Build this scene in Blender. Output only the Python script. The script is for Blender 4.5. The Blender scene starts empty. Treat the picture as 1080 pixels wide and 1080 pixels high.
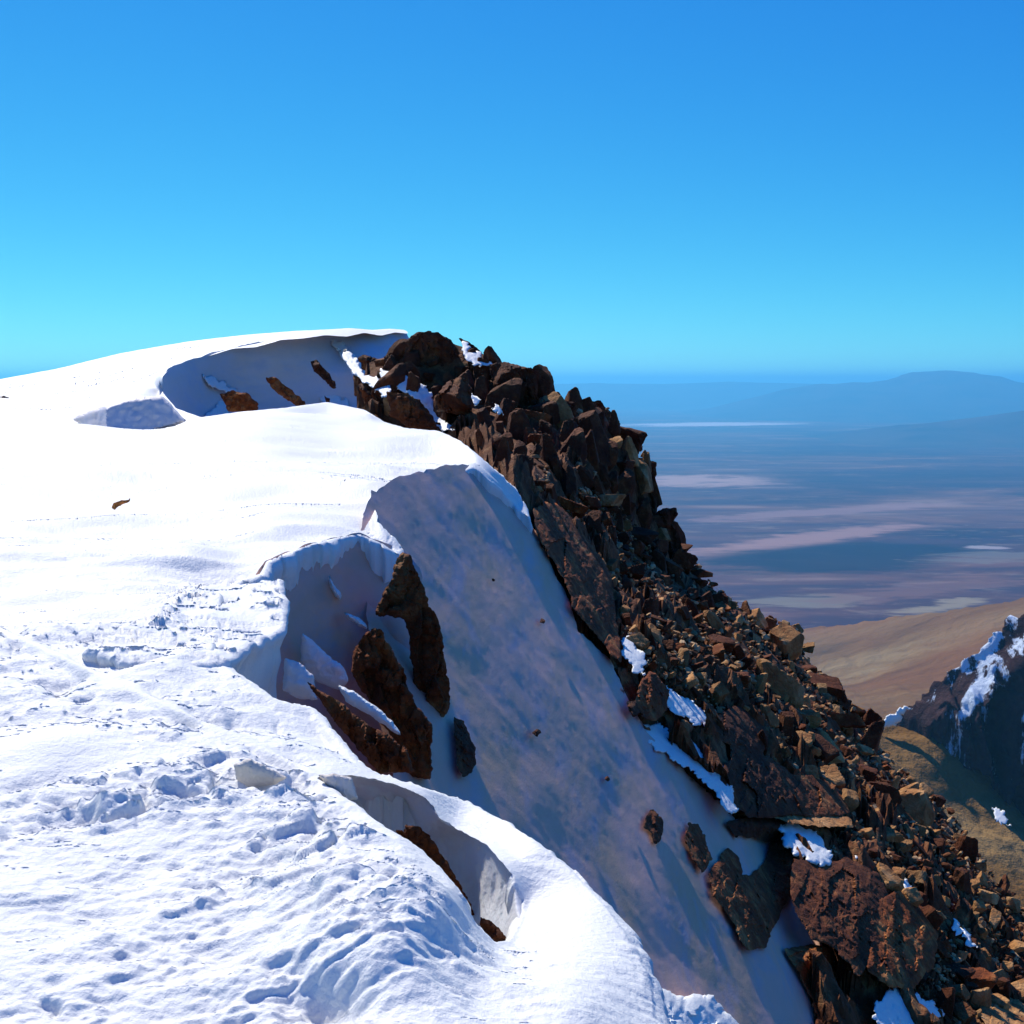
import bpy, math, random, time
import numpy as np
from mathutils import Vector, Matrix, Euler
from mathutils.geometry import delaunay_2d_cdt as cdt
T0 = time.time()
rng = np.random.default_rng(7)
random.seed(7)
SC = bpy.context.scene
COL = SC.collection
R = math.radians

# ------------------------------------------------------------------ camera
F_PX, C_PX, EYE_ROW = 1300.0, 540.0, 402.0
PITCH = math.atan((C_PX - EYE_ROW) / F_PX)
CP, SP = math.cos(PITCH), math.sin(PITCH)


def rays(xy):
    xy = np.atleast_2d(np.asarray(xy, float))
    a = xy[:, 0] - C_PX
    b = C_PX - xy[:, 1]
    d = np.stack([a, F_PX * CP + b * SP, -F_PX * SP + b * CP], 1)
    return d / d[:, 1:2]


def at(xy, Y):
    """the world point seen at picture position xy, Y metres ahead of the viewpoint"""
    return rays(xy) * np.asarray(Y, float).reshape(-1, 1)


cam = bpy.data.cameras.new("camera")
cam_o = bpy.data.objects.new("camera", cam)
COL.objects.link(cam_o)
cam.sensor_width = 36
cam.lens = 36 * F_PX / 1080
cam.clip_start = 0.05
cam.clip_end = 400000
cam_o.rotation_euler = (math.pi / 2 - PITCH, 0, 0)
SC.camera = cam_o

# ------------------------------------------------------------------ noise
_perm = np.random.default_rng(3).permutation(256)
_perm = np.concatenate([_perm, _perm, _perm])
_g = np.random.default_rng(4).normal(size=(256, 3))
_g /= np.linalg.norm(_g, axis=1)[:, None]


def perlin(p):
    p = np.asarray(p, float)
    if p.shape[1] == 2:
        p = np.concatenate([p, np.full((len(p), 1), .37)], 1)
    i = np.floor(p).astype(int)
    f = p - i
    i &= 255
    w = f * f * f * (f * (f * 6 - 15) + 10)
    out = 0
    for dx in (0, 1):
        wx = w[:, 0] if dx else 1 - w[:, 0]
        for dy in (0, 1):
            wy = w[:, 1] if dy else 1 - w[:, 1]
            for dz in (0, 1):
                wz = w[:, 2] if dz else 1 - w[:, 2]
                h = _perm[_perm[_perm[(i[:, 0] + dx) & 255] + ((i[:, 1] + dy) & 255)] + ((i[:, 2] + dz) & 255)]
                g = _g[h]
                out = out + wx * wy * wz * (g[:, 0] * (f[:, 0] - dx) + g[:, 1] * (f[:, 1] - dy) + g[:, 2] * (f[:, 2] - dz))
    return out * 1.5


def fbm(p, o=4, gain=.5):
    p = np.asarray(p, float)
    s, a = 0, 1.0
    for k in range(o):
        s = s + a * perlin(p * 2 ** k + 17.3 * k)
        a *= gain
    return s


def worley(p, seed=0):
    """nearest-cell random value, distance to it and the cell's centre"""
    p = np.asarray(p, float)
    n, dim = p.shape
    i = np.floor(p).astype(int)
    best = np.full(n, 1e9)
    second = np.full(n, 1e9)
    val = np.zeros((n, 3))
    cen = np.zeros_like(p)
    offs = np.array(np.meshgrid(*[[-1, 0, 1]] * dim)).reshape(dim, -1).T
    for o in offs:
        c = i + o
        h = _perm[(c[:, 0] + seed * 31) & 255]
        for k in range(1, dim):
            h = _perm[h + (c[:, k] & 255)]
        q = c + .5 + .45 * _g[h][:, :dim]
        d = ((p - q) ** 2).sum(1)
        m = d < best
        second = np.where(m, best, np.minimum(second, d))
        best = np.where(m, d, best)
        val[m] = _g[(h[m] + 91) & 255]
        cen[m] = q[m]
    return val, np.sqrt(best), cen, np.sqrt(second)


def sstep(a, b, x):
    t = np.clip((x - a) / (b - a), 0, 1)
    return t * t * (3 - 2 * t)


class TPS:
    """thin plate spline over picture positions; log of the distance when log=True"""

    def __init__(s, pts, lam=1e-4, log=True):
        pts = np.array(pts, float)
        s.log = log
        s.x = pts[:, :2] / 500
        v = np.log(pts[:, 2]) if log else pts[:, 2]
        n = len(v)
        K = s.k(s.x, s.x) + lam * np.eye(n)
        Pm = np.c_[np.ones(n), s.x]
        A = np.block([[K, Pm], [Pm.T, np.zeros((3, 3))]])
        s.w = np.linalg.solve(A, np.r_[v, 0, 0, 0])

    @staticmethod
    def k(a, b):
        d2 = ((a[:, None] - b[None]) ** 2).sum(2)
        return .5 * d2 * np.log(d2 + 1e-12)

    def __call__(s, xy):
        x = np.atleast_2d(np.asarray(xy, float)) / 500
        out = np.empty(len(x))
        for a in range(0, len(x), 20000):
            b = x[a:a + 20000]
            out[a:a + 20000] = s.k(b, s.x) @ s.w[:-3] + np.c_[np.ones(len(b)), b] @ s.w[-3:]
        return np.exp(out) if s.log else out


def inside(pts, poly):
    pts = np.asarray(pts)
    poly = np.asarray(poly)[:, :2]
    r = np.zeros(len(pts), bool)
    j = len(poly) - 1
    for i in range(len(poly)):
        xi, yi = poly[i]
        xj, yj = poly[j]
        if yi != yj:
            c = ((yi > pts[:, 1]) != (yj > pts[:, 1])) & (pts[:, 0] < (xj - xi) * (pts[:, 1] - yi) / (yj - yi) + xi)
            r ^= c
        j = i
    return r


def edge_dist(pts, poly):
    pts = np.asarray(pts, float)
    poly = np.asarray(poly, float)[:, :2]
    d = np.full(len(pts), 1e9)
    for i in range(len(poly)):
        a, b = poly[i], poly[(i + 1) % len(poly)]
        ab = b - a
        t = np.clip(((pts - a) @ ab) / (ab @ ab + 1e-9), 0, 1)
        d = np.minimum(d, np.hypot(*(pts - a - t[:, None] * ab).T))
    return d


# ------------------------------------------------------------------ objects
def mesh_obj(name, V, Fc, mat, parent=None, smooth=True, sharp=None):
    me = bpy.data.meshes.new(name)
    me.from_pydata(np.asarray(V, float).tolist(), [], [tuple(int(k) for k in f) for f in Fc])
    me.update()
    if smooth:
        me.polygons.foreach_set("use_smooth", [True] * len(me.polygons))
        if sharp:
            me.set_sharp_from_angle(angle=R(sharp))
    me.materials.append(mat)
    o = bpy.data.objects.new(name, me)
    COL.objects.link(o)
    if parent:
        o.parent = parent
    return o


def tag(o, label, cat, group=None, kind=None):
    o["label"] = label
    o["category"] = cat
    if group:
        o["group"] = group
    if kind:
        o["kind"] = kind
    return o


def densify(poly, step, jit=0, seed=0):
    """poly: (x, y, tag) -> points and the tag of the edge that starts at each"""
    P, G = [], []
    n = len(poly)
    for i in range(n):
        a, b = poly[i], poly[(i + 1) % n]
        L = math.hypot(b[0] - a[0], b[1] - a[1])
        k = max(1, int(round(L / step)))
        for q in range(k):
            t = q / k
            P.append((a[0] + (b[0] - a[0]) * t, a[1] + (b[1] - a[1]) * t))
            G.append(a[2] if len(a) > 2 else 'n')
    P = np.array(P)
    # round the corners a little, then roughen
    for _ in range(2):
        P = .5 * P + .25 * np.roll(P, 1, 0) + .25 * np.roll(P, -1, 0)
    if callable(jit):
        jit = jit(P)
    if np.any(jit):
        q = np.c_[P / (step * 6), np.full(len(P), seed + .5)]
        P = P + jit * np.c_[fbm(q, 4, .7), fbm(q + 50, 4, .7)] * 1.3
    return P, G


def triangulate(P, sp, holes=(), rowf=None):
    lo, hi = P.min(0), P.max(0)
    xs = np.arange(lo[0], hi[0], sp)
    ys = np.arange(lo[1], hi[1], sp * .87)
    gx, gy = np.meshgrid(xs, ys)
    gx = gx + (np.arange(len(ys)) % 2)[:, None] * sp / 2
    q = np.c_[gx.ravel(), gy.ravel()] + rng.uniform(-.18, .18, (gx.size, 2)) * sp
    if rowf:
        q, y_, k_ = [], lo[1], 0
        while y_ < hi[1]:
            dy, dx = rowf(y_)
            x_ = np.arange(lo[0] + (k_ % 2) * dx / 2, hi[0], dx)
            q.append(np.c_[x_ + rng.uniform(-.2, .2, len(x_)) * dx, y_ + rng.uniform(-.15, .15, len(x_)) * dy])
            y_ += dy
            k_ += 1
        q = np.concatenate(q)
    q = q[inside(q, P)]
    for h in holes:
        q = q[~inside(q, h)]
    # keep clear of the borders
    key = set()
    loops = [P] + list(holes)
    for L in loops:
        for k in np.floor(L / sp * 1.0).astype(int):
            key.add((k[0], k[1]))
    kq = np.floor(q / sp * 1.0).astype(int)
    q = q[np.array([(a, b) not in key for a, b in kq], bool)]
    edges, base, allv = [], 0, []
    for L in loops:
        n = len(L)
        edges += [(base + i, base + (i + 1) % n) for i in range(n)]
        allv.append(L)
        base += n
    allv = np.concatenate(allv + [q])
    res = cdt([Vector(v) for v in allv], edges, [], 1, 1e-5)
    out = np.array([tuple(v) for v in res[0]])
    tri = np.array(res[2])
    inv = {}
    for k, src in enumerate(res[3]):
        for s_ in src:
            inv[s_] = k
    if holes:
        cen = out[tri].mean(1)
        m = np.ones(len(tri), bool)
        for h in holes:
            m &= ~inside(cen, h)
        tri = tri[m]
    loops_idx, base = [], 0
    for L in loops:
        loops_idx.append([inv[base + i] for i in range(len(L))])
        base += len(L)
    return out, tri, loops_idx


DROP = [(.02, -.012), (.035, -.04), (.04, -.09), (.03, -.16), (0, -.26), (-.04, -.42), (-.08, -.7), (-.1, -1.1), (-.1, -1.9), (-.1, -3)]
BACK = [(.25, -.02), (.8, -.15), (1.8, -.6), (3, -1.6), (5, -4)]


def sheet(name, poly, depth, sp, mat, disp=None, jit=0, seed=0, holes=(), drop=DROP, back=BACK, scale=1.0, sharp=None, wall_noise=.03, parent=None, rowf=None):
    P, G = densify(poly, sp, jit, seed)
    HD = [densify(h, sp, .8, seed + 3) for h in holes]
    H, HG = [q[0] for q in HD], [q[1] for q in HD]
    xy, tri, loops = triangulate(P, sp, H, rowf)
    V = at(xy, depth(xy))
    if disp:
        V = disp(V, xy)
    # faces wind so that they look at the viewpoint
    a, b, c = V[tri[:, 0]], V[tri[:, 1]], V[tri[:, 2]]
    nrm = np.cross(b - a, c - a)
    flip = (nrm * (a + b + c)).sum(1) > 0
    tri[flip] = tri[flip][:, [0, 2, 1]]
    V = list(V)
    Fc = [tuple(t) for t in tri]
    for li, loop in enumerate(loops):
        tags = G if li == 0 else HG[li - 1]
        LP = np.array([V[k] for k in loop])
        px = (P if li == 0 else H[li - 1])
        area = np.sum(px[:, 0] * -np.roll(px[:, 1], -1) + np.roll(px[:, 0], -1) * px[:, 1])
        sgn = 1 if area > 0 else -1
        if li:
            sgn = -sgn
        tan = np.roll(LP, -4, 0) - np.roll(LP, 4, 0)
        for _ in range(6):
            tan = (tan + np.roll(tan, 1, 0) + np.roll(tan, -1, 0)) / 3
        nr = np.c_[tan[:, 1], -tan[:, 0]] * sgn
        nr /= np.linalg.norm(nr, axis=1)[:, None] + 1e-9
        n = len(loop)
        rings = {}

        def ring(i, t):
            k = (i, t)
            if k not in rings:
                ids = []
                prof = drop if t == 'd' else back
                for s_i, (o, z) in enumerate(prof):
                    p = LP[i].copy()
                    if t == 'd':
                        p[:2] += nr[i] * o * scale
                    else:
                        d2 = LP[i][:2] / np.linalg.norm(LP[i][:2])
                        p[:2] += d2 * o * scale * (3 if t == 'H' else 1)
                    p[2] += z * scale * (1.5 if t == 'H' else 1)
                    if t == 'd':
                        q = p[None] * 2.2
                        w = wall_noise * min(1, (s_i + 1) / 4)
                        p[:2] += nr[i] * float(fbm(q, 4)[0]) * w * 2
                    ids.append(len(V))
                    V.append(p)
                rings[k] = ids
            return rings[k]
        for i in range(n):
            t = tags[i]
            if t == 'n':
                continue
            j = (i + 1) % n
            A = [loop[i]] + ring(i, t)
            B = [loop[j]] + ring(j, t)
            for q in range(len(A) - 1):
                f = (A[q], A[q + 1], B[q + 1], B[q])
                if sgn < 0:
                    f = f[::-1]
                Fc.append(f)
    return mesh_obj(name, V, Fc, mat, parent, sharp=sharp)


def lump(name, poly, depth, thick, mat, sp=2.0, jit=1.0, seed=0, facets=0.0, cell=14, rough=.02, sharp=35, round_px=None, parent=None, tilt=0.0):
    """a solid body with its own outline, distance and thickness: front and back surfaces swell away from the rim"""
    if not callable(depth):
        d0 = depth
        depth = lambda xy: np.full(len(xy), float(d0))
    P, _ = densify([(p[0], p[1], 'n') for p in poly], sp, jit, seed)
    xy, tri, loops = triangulate(P, sp)
    n = len(xy)
    e = edge_dist(xy, P)
    mx = e.max() if round_px is None else round_px
    t = np.clip(e / mx, 0, 1)
    dome = np.sqrt(1 - (1 - t) ** 2)
    D = depth(xy)
    D = D + tilt * (P[:, 1].mean() - xy[:, 1]) * D.mean() / F_PX
    f = dome.copy()
    sd = seed * 3.7
    if facets > 1:
        rs = np.random.default_rng(500 + seed)
        cand = xy[e > .12 * mx]
        K = max(9, min(40, int(len(cand) * sp * sp / (cell * cell * .6))))
        c = cand[rs.integers(0, len(cand), K)]
        e0 = edge_dist(c, P)
        gx = (edge_dist(c + (2, 0), P) - edge_dist(c - (2, 0), P)) / 4
        gy = (edge_dist(c + (0, 2), P) - edge_dist(c - (0, 2), P)) / 4
        tt = np.clip(e0 / mx, .08, 1)
        sl = np.clip((1 - tt) / np.sqrt(1 - (1 - tt) ** 2), 0, 1.6) / mx
        h0 = np.sqrt(1 - (1 - tt) ** 2) * rs.uniform(.72, 1.12, K)
        A_ = gx * sl + rs.normal(size=K) * .85 / mx
        B_ = gy * sl + rs.normal(size=K) * .60 / mx
        f = np.full(n, 9.0)
        for k_ in range(K):
            f = np.minimum(f, h0[k_] + A_[k_] * (xy[:, 0] - c[k_, 0]) + B_[k_] * (xy[:, 1] - c[k_, 1]))
        f = np.minimum(np.maximum(f, .2 * dome), dome * 1.5)
        facets = .35
    if facets:
        for c_, a_ in ((cell, 1.0), (cell * .42, .4)):
            v, d1, cen, d2 = worley(xy / c_ * np.array([1.0, .5]) + sd, seed)
            rel = xy / c_ * np.array([1.0, .5]) + sd - cen
            f = f + facets * a_ * dome * (.35 * v[:, 2] + .8 * (rel * v[:, :2]).sum(1))
    Vf = at(xy, D)
    mpp = D / F_PX
    f = f + rough / thick * fbm(np.c_[Vf * 9]) * dome
    view = rays(xy)
    Vf = Vf - view / np.linalg.norm(view, axis=1)[:, None] * (f * thick)[:, None]
    Vb = at(xy, D) + view / np.linalg.norm(view, axis=1)[:, None] * (dome * thick * .9)[:, None]
    bd = set(loops[0])
    remap = np.arange(n)
    V = list(Vf)
    for k in range(n):
        if k not in bd:
            remap[k] = len(V)
            V.append(Vb[k])
    a, b, c = Vf[tri[:, 0]], Vf[tri[:, 1]], Vf[tri[:, 2]]
    flip = (np.cross(b - a, c - a) * (a + b + c)).sum(1) > 0
    tri[flip] = tri[flip][:, [0, 2, 1]]
    Fc = [tuple(q) for q in tri] + [tuple(remap[q][::-1]) for q in tri]
    return mesh_obj(name, V, Fc, mat, parent, sharp=sharp)


# ------------------------------------------------------------------ materials
class NT:
    def __init__(s, name):
        s.m = bpy.data.materials.new(name)
        s.m.use_nodes = True
        s.t = s.m.node_tree
        s.b = s.t.nodes["Principled BSDF"]

    def n(s, kind, **kw):
        nd = s.t.nodes.new(kind)
        for k, v in kw.items():
            if k.startswith("i_"):
                nd.inputs[k[2:].replace("_", " ")].default_value = v
            else:
                setattr(nd, k, v)
        return nd

    def l(s, a, b):
        s.t.links.new(a, b)

    def ramp(s, fac, stops):
        r = s.n("ShaderNodeValToRGB")
        el = r.color_ramp.elements
        while len(el) < len(stops):
            el.new(.5)
        for e, (p, c) in zip(el, stops):
            e.position = p
            e.color = (*c, 1)
        s.l(fac, r.inputs[0])
        return r.outputs[0]

    def mix(s, fac, a, b, mode='MIX'):
        m = s.n("ShaderNodeMix", data_type='RGBA', blend_type=mode)
        for sock, v in ((m.inputs[0], fac), (m.inputs[6], a), (m.inputs[7], b)):
            if hasattr(v, "is_output"):
                s.l(v, sock)
            elif isinstance(v, tuple):
                sock.default_value = (*v, 1)
            else:
                sock.default_value = v
        return m.outputs[2]

    def noise(s, scale, detail=6, rough=.55, vec=None, dist=0):
        nd = s.n("ShaderNodeTexNoise")
        nd.inputs["Scale"].default_value = scale
        nd.inputs["Detail"].default_value = detail
        nd.inputs["Roughness"].default_value = rough
        nd.inputs["Distortion"].default_value = dist
        if vec is not None:
            s.l(vec, nd.inputs["Vector"])
        return nd.outputs["Fac"]

    def pos(s, scale=(1, 1, 1), rot=(0, 0, 0), src=None):
        if src is None:
            src = s.n("ShaderNodeNewGeometry").outputs["Position"]
        mp = s.n("ShaderNodeMapping")
        mp.inputs["Scale"].default_value = scale
        mp.inputs["Rotation"].default_value = rot
        s.l(src, mp.inputs["Vector"])
        return mp.outputs[0]

    def bump(s, h, strength, dist):
        b = s.n("ShaderNodeBump")
        b.inputs["Strength"].default_value = strength
        b.inputs["Distance"].default_value = dist
        s.l(h, b.inputs["Height"])
        s.l(b.outputs[0], s.b.inputs["Normal"])


def snow_mat(name, c1=(.86, .89, .92), c2=(.80, .85, .90), dirt_shade=None, bump=.5):
    k = NT(name)
    p = k.pos()
    n1 = k.noise(3.0, 5, .6, p)
    col = k.mix(n1, c1, c2)
    if dirt_shade:  # dirt mottle, plus shade tones painted in for the shaded faces
        amt, c_d, c_b = dirt_shade
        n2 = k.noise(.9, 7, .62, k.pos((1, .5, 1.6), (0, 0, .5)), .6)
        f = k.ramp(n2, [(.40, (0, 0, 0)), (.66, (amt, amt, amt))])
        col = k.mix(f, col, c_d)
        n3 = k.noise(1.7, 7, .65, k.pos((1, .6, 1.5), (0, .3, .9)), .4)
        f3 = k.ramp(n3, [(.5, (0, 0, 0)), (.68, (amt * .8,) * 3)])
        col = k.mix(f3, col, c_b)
    k.l(col, k.b.inputs["Base Color"])
    k.b.inputs["Roughness"].default_value = .55
    k.b.inputs["Specular IOR Level"].default_value = .25
    h = k.noise(45, 6, .65, p)
    k.bump(h, bump, .02)
    return k.m


def rock_mat(name, dark=(.060, .014, .004), mid=(.25, .072, .016), tan=(.56, .30, .105), var=.5):
    k = NT(name)
    tc = k.n("ShaderNodeTexCoord")
    info = k.n("ShaderNodeObjectInfo")
    add = k.n("ShaderNodeVectorMath", operation='ADD')
    k.l(k.pos((1, 1, 1)), add.inputs[0])
    k.l(info.outputs["Location"], add.inputs[1])
    p = add.outputs[0]
    n1 = k.noise(2.3, 8, .62, p, .3)
    c = k.ramp(n1, [(.30, dark), (.52, mid), (.75, tan)])
    n2 = k.noise(11, 6, .7, p)
    c = k.mix(k.ramp(n2, [(.35, (0, 0, 0)), (.7, (.55, .55, .55))]), c, dark)
    # each stone a little redder, paler or darker than its neighbour
    t = k.ramp(info.outputs["Random"], [(0, (.45, .40, .38)), (.4, (.95, .82, .75)), (.7, (1.3, .95, .75)), (1, (1.9, 1.7, 1.45))])
    c = k.mix(var, c, k.mix(1.0, c, t, 'MULTIPLY'))
    k.l(c, k.b.inputs["Base Color"])
    k.b.inputs["Roughness"].default_value = .85
    k.b.inputs["Specular IOR Level"].default_value = .2
    v = k.n("ShaderNodeTexVoronoi", feature='DISTANCE_TO_EDGE')
    v.inputs["Scale"].default_value = 5
    k.l(p, v.inputs["Vector"])
    hh = k.n("ShaderNodeMath", operation='MULTIPLY_ADD')
    k.l(k.ramp(v.outputs["Distance"], [(0, (0, 0, 0)), (.06, (1, 1, 1))]), hh.inputs[0])
    hh.inputs[1].default_value = .12
    k.l(k.noise(7, 9, .68, p), hh.inputs[2])
    k.bump(hh.outputs[0], .75, .09)
    return k.m


M_SNOW = snow_mat("snow", (.86, .85, .785), (.83, .825, .765))
M_FACE = snow_mat("shade_tinted_snow", (.80, .45, .325), (.72, .42, .335), (.85, (.64, .39, .22), (.46, .38, .44)), .22)  # shadow hue painted in: warm tint over the tan stains to offset blue skylight
M_CORN = snow_mat("shade_greyed_snow", (.74, .68, .66), (.62, .60, .62), (.6, (.74, .62, .50), (.50, .54, .64)), .3)  # shade painted in: greyer than clean snow, so shaded faces come out darker
M_ICE = snow_mat("cornice_ice", (.86, .86, .85), (.78, .80, .80), (.5, (.74, .66, .56), (.66, .72, .80)), .4)
_b = M_ICE.node_tree.nodes["Principled BSDF"]
_b.inputs["Subsurface Weight"].default_value = .5
_b.inputs["Subsurface Radius"].default_value = (.5, .6, .7)
_b.inputs["Subsurface Scale"].default_value = .25
M_DIRT = snow_mat("dusty_snow", (.74, .68, .58), (.66, .58, .48), (.6, (.58, .46, .32), (.7, .72, .75)), .5)
M_ROCK = rock_mat("brown_rock")
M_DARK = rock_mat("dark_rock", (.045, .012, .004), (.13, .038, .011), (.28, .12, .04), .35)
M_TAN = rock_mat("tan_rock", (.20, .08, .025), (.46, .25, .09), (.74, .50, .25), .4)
M_BASE = rock_mat("scree_ground", (.065, .019, .006), (.20, .068, .02), (.42, .23, .09), .0)

# ------------------------------------------------------------------ light
SUN_EL, SUN_AZ = R(44), R(-30)          # azimuth from straight ahead, negative to the left
sd = Vector((math.sin(SUN_AZ) * math.cos(SUN_EL), math.cos(SUN_AZ) * math.cos(SUN_EL), math.sin(SUN_EL)))
sun = bpy.data.lights.new("sun", 'SUN')
sun.energy = 4.4
sun.angle = R(.5)
sun.color = (1, .955, .88)
sun_o = bpy.data.objects.new("sun", sun)
COL.objects.link(sun_o)
sun_o.rotation_euler = sd.to_track_quat('Z', 'Y').to_euler()
W = bpy.data.worlds.new("World")
SC.world = W
W.use_nodes = True
nt = W.node_tree
sky = nt.nodes.new("ShaderNodeTexSky")
sky.sky_type = 'NISHITA'
sky.sun_disc = False
sky.sun_elevation = SUN_EL
sky.sun_rotation = SUN_AZ
sky.altitude = 3500
sky.air_density = 1.0
sky.dust_density = .2
sky.ozone_density = 2.5
# deeper, more saturated azure of thin high-altitude air: one curve per channel
sep = nt.nodes.new("ShaderNodeSeparateColor")
hs = nt.nodes.new("ShaderNodeCombineColor")
nt.links.new(sky.outputs[0], sep.inputs[0])
for ch, (g_, k_) in enumerate(((1.6, .225), (1.0, .64), (.42, .90))):
    pw = nt.nodes.new("ShaderNodeMath")
    pw.operation = 'POWER'
    pw.inputs[1].default_value = g_
    ml = nt.nodes.new("ShaderNodeMath")
    ml.operation = 'MULTIPLY'
    ml.inputs[1].default_value = k_ * .153 ** (g_ - 1)
    nt.links.new(sep.outputs[ch], pw.inputs[0])
    nt.links.new(pw.outputs[0], ml.inputs[0])
    nt.links.new(ml.outputs[0], hs.inputs[ch])
bg = nt.nodes["Background"]
bg.inputs["Strength"].default_value = .12
nt.links.new(hs.outputs[0], bg.inputs["Color"])
SC.view_settings.view_transform = 'Standard'
SC.view_settings.look = 'None'
SC.view_settings.exposure = .27
SC.view_settings.gamma = 1
SC.cycles.use_denoising = True
SC.cycles.max_bounces = 6
SC.cycles.diffuse_bounces = 3
SC.cycles.volume_bounces = 2
SC.cycles.transparent_max_bounces = 8

# ------------------------------------------------------------------ the mountain flank under everything
L1 = at([(400, 530)], [11.5])[0]
L2 = at([(500, 480)], [16.5])[0]
ld = (L2 - L1)[:2] / np.linalg.norm((L2 - L1)[:2])
lz = (L2[2] - L1[2]) / np.linalg.norm((L2 - L1)[:2])


def flank_z(x, y, rocks=False):
    rx, ry = x - L1[0], y - L1[1]
    s = rx * ld[0] + ry * ld[1]
    t = rx * ld[1] - ry * ld[0]
    k0, s0, s1 = (3.7 - 2.4 * sstep(14, 22, y), 1.375, .95) if rocks else (4.6, 1.375, .75)
    dr = np.where(t < k0, t * s0, k0 * s0 + (t - k0) * s1)
    return L1[2] + lz * np.clip(s, -20, 6) - dr


def flank(xy, rocks=False):
    r = rays(xy)
    lo = np.full(len(r), 2.0)
    hi = np.full(len(r), 60.0)
    for _ in range(40):
        m = (lo + hi) / 2
        below = r[:, 2] * m < flank_z(r[:, 0] * m, m, rocks)
        hi = np.where(below, m, hi)
        lo = np.where(below, lo, m)
    return (lo + hi) / 2


low = [(600, 650), (560, 620), (650, 750), (700, 800), (800, 900), (850, 1000), (900, 1080), (1000, 1080), (1080, 1080), (1080, 985), (950, 900), (1000, 880),
       (850, 750), (900, 760), (750, 680), (700, 640), (660, 650), (690, 770), (800, 800), (700, 1100), (620, 900), (800, 1200), (1150, 1150), (850, 700), (780, 655), (950, 830), (1030, 930)]
low_d = np.clip(flank(low, True), 2, 36)
print([(a, b, round(float(d), 1)) for (a, b), d in zip(low, low_d)])
R_PTS = [(a, b, d) for (a, b), d in zip(low, low_d)] + [
    (545, 515, 17.5), (556, 545, 17), (600, 520, 23), (640, 560, 24), (620, 480, 27), (560, 450, 27), (500, 440, 27.5), (462, 458, 27.5), (430, 420, 28.5),
    (430, 350, 31), (500, 365, 30.5), (560, 395, 30), (600, 425, 30), (635, 425, 31), (690, 490, 32), (690, 530, 32), (735, 600, 33), (400, 440, 28), (380, 380, 31)]
rock_d = TPS(R_PTS)
CREST = [(420, 353), (440, 350), (466, 352), (500, 366), (528, 380), (560, 388), (567, 408), (600, 424), (612, 430), (632, 424), (655, 468), (690, 490), (688, 530), (712, 558),
         (735, 602), (772, 638), (835, 660), (850, 692), (900, 742), (940, 805), (1000, 855), (1030, 905), (1085, 968)]
rp = [(x, y + 4, 'h') for x, y in CREST] + [(1180, 1070, 'n'), (1180, 1240, 'n'), (690, 1240, 'n'), (560, 950, 'n'), (440, 700, 'n'), (430, 560, 'n'), (450, 475, 'n'), (380, 450, 'n'), (372, 400, 'n')]


def rock_disp(V, xy):
    n = fbm(V * .9, 5, .55) * .35
    v, d1, cen, d2 = worley(V * 1.6, 2)
    n = n + .22 * v[:, 2] + .15 * ((V * 1.6 - cen) * v).sum(1)
    e = np.clip(edge_dist(xy, np.array(CREST)) / 25, .15, 1)
    V = V.copy()
    V[:, 2] += n * e
    V[:, 1] += .25 * e * fbm(V * 1.7 + 9, 3)
    return V


A_POLY = [(392, 520), (450, 496), (505, 488), (545, 522), (556, 547), (575, 590), (592, 622), (606, 660), (640, 690), (662, 738), (678, 768), (690, 780), (735, 828), (765, 850),
          (776, 866), (832, 872), (842, 940), (864, 1000), (852, 1012), (860, 1085), (872, 1240), (600, 1240), (430, 900), (400, 760), (385, 640), (380, 560)]


A_EDGE = np.array(A_POLY[3:19])


def gully_d(q):
    d = np.full(len(q), 1e9)
    for a, b in zip(A_EDGE[:-1], A_EDGE[1:]):
        t = np.clip(((q - a) @ (b - a)) / ((b - a) @ (b - a)), 0, 1)
        d = np.minimum(d, np.hypot(*(q - a - t[:, None] * (b - a)).T))
    w = 1 - sstep(0, 28, d)
    f = flank(q)
    return f * (1 - w) + np.minimum(f, rock_d(q) + .1) * w


A_ARR = np.array([(392, 520), (450, 496), (505, 488), (545, 522), (556, 547), (575, 590), (592, 622), (606, 660), (640, 690), (662, 738), (678, 768), (690, 780), (735, 828), (765, 850), (776, 866), (832, 872), (842, 940), (864, 1000), (852, 1012), (860, 1085), (872, 1240), (600, 1240), (430, 900), (400, 760), (385, 640), (380, 560)])
o = sheet("mountain_flank", rp, lambda q: np.maximum(rock_d(q) + .2, (gully_d(q) + .35 + 1.2 * sstep(0, 30, edge_dist(q, A_ARR))) * inside(q, A_ARR)), 3.2, M_BASE, rock_disp, sharp=40, back=[(.5, -.4), (2, -2.2), (6, -8), (14, -20), (40, -60)])
tag(o, "steep dark brown rocky mountainside under the loose stones", "mountainside", kind="structure")
print("flank", time.time() - T0)

# ------------------------------------------------------------------ the shaded snow gully between ridge and rocks
def face_disp(V, xy):
    V = V.copy()
    V[:, 2] += .055 * fbm(V * np.array([.5, .35, .5]), 3) + .009 * fbm(V * np.array([.8, 1.5, .8]) + 5, 4, .6) + .005 * fbm(V * np.array([3, 7, 3]), 4, .6)
    return V


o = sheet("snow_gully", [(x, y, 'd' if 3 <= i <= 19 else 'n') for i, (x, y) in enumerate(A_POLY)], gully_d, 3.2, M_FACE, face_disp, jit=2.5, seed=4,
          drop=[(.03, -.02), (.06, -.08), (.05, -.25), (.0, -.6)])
tag(o, "steep shaded snow gully falling between the snow ridge and the dark rocks, stained tan and tinted for its shade", "snow", kind="structure")

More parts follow.
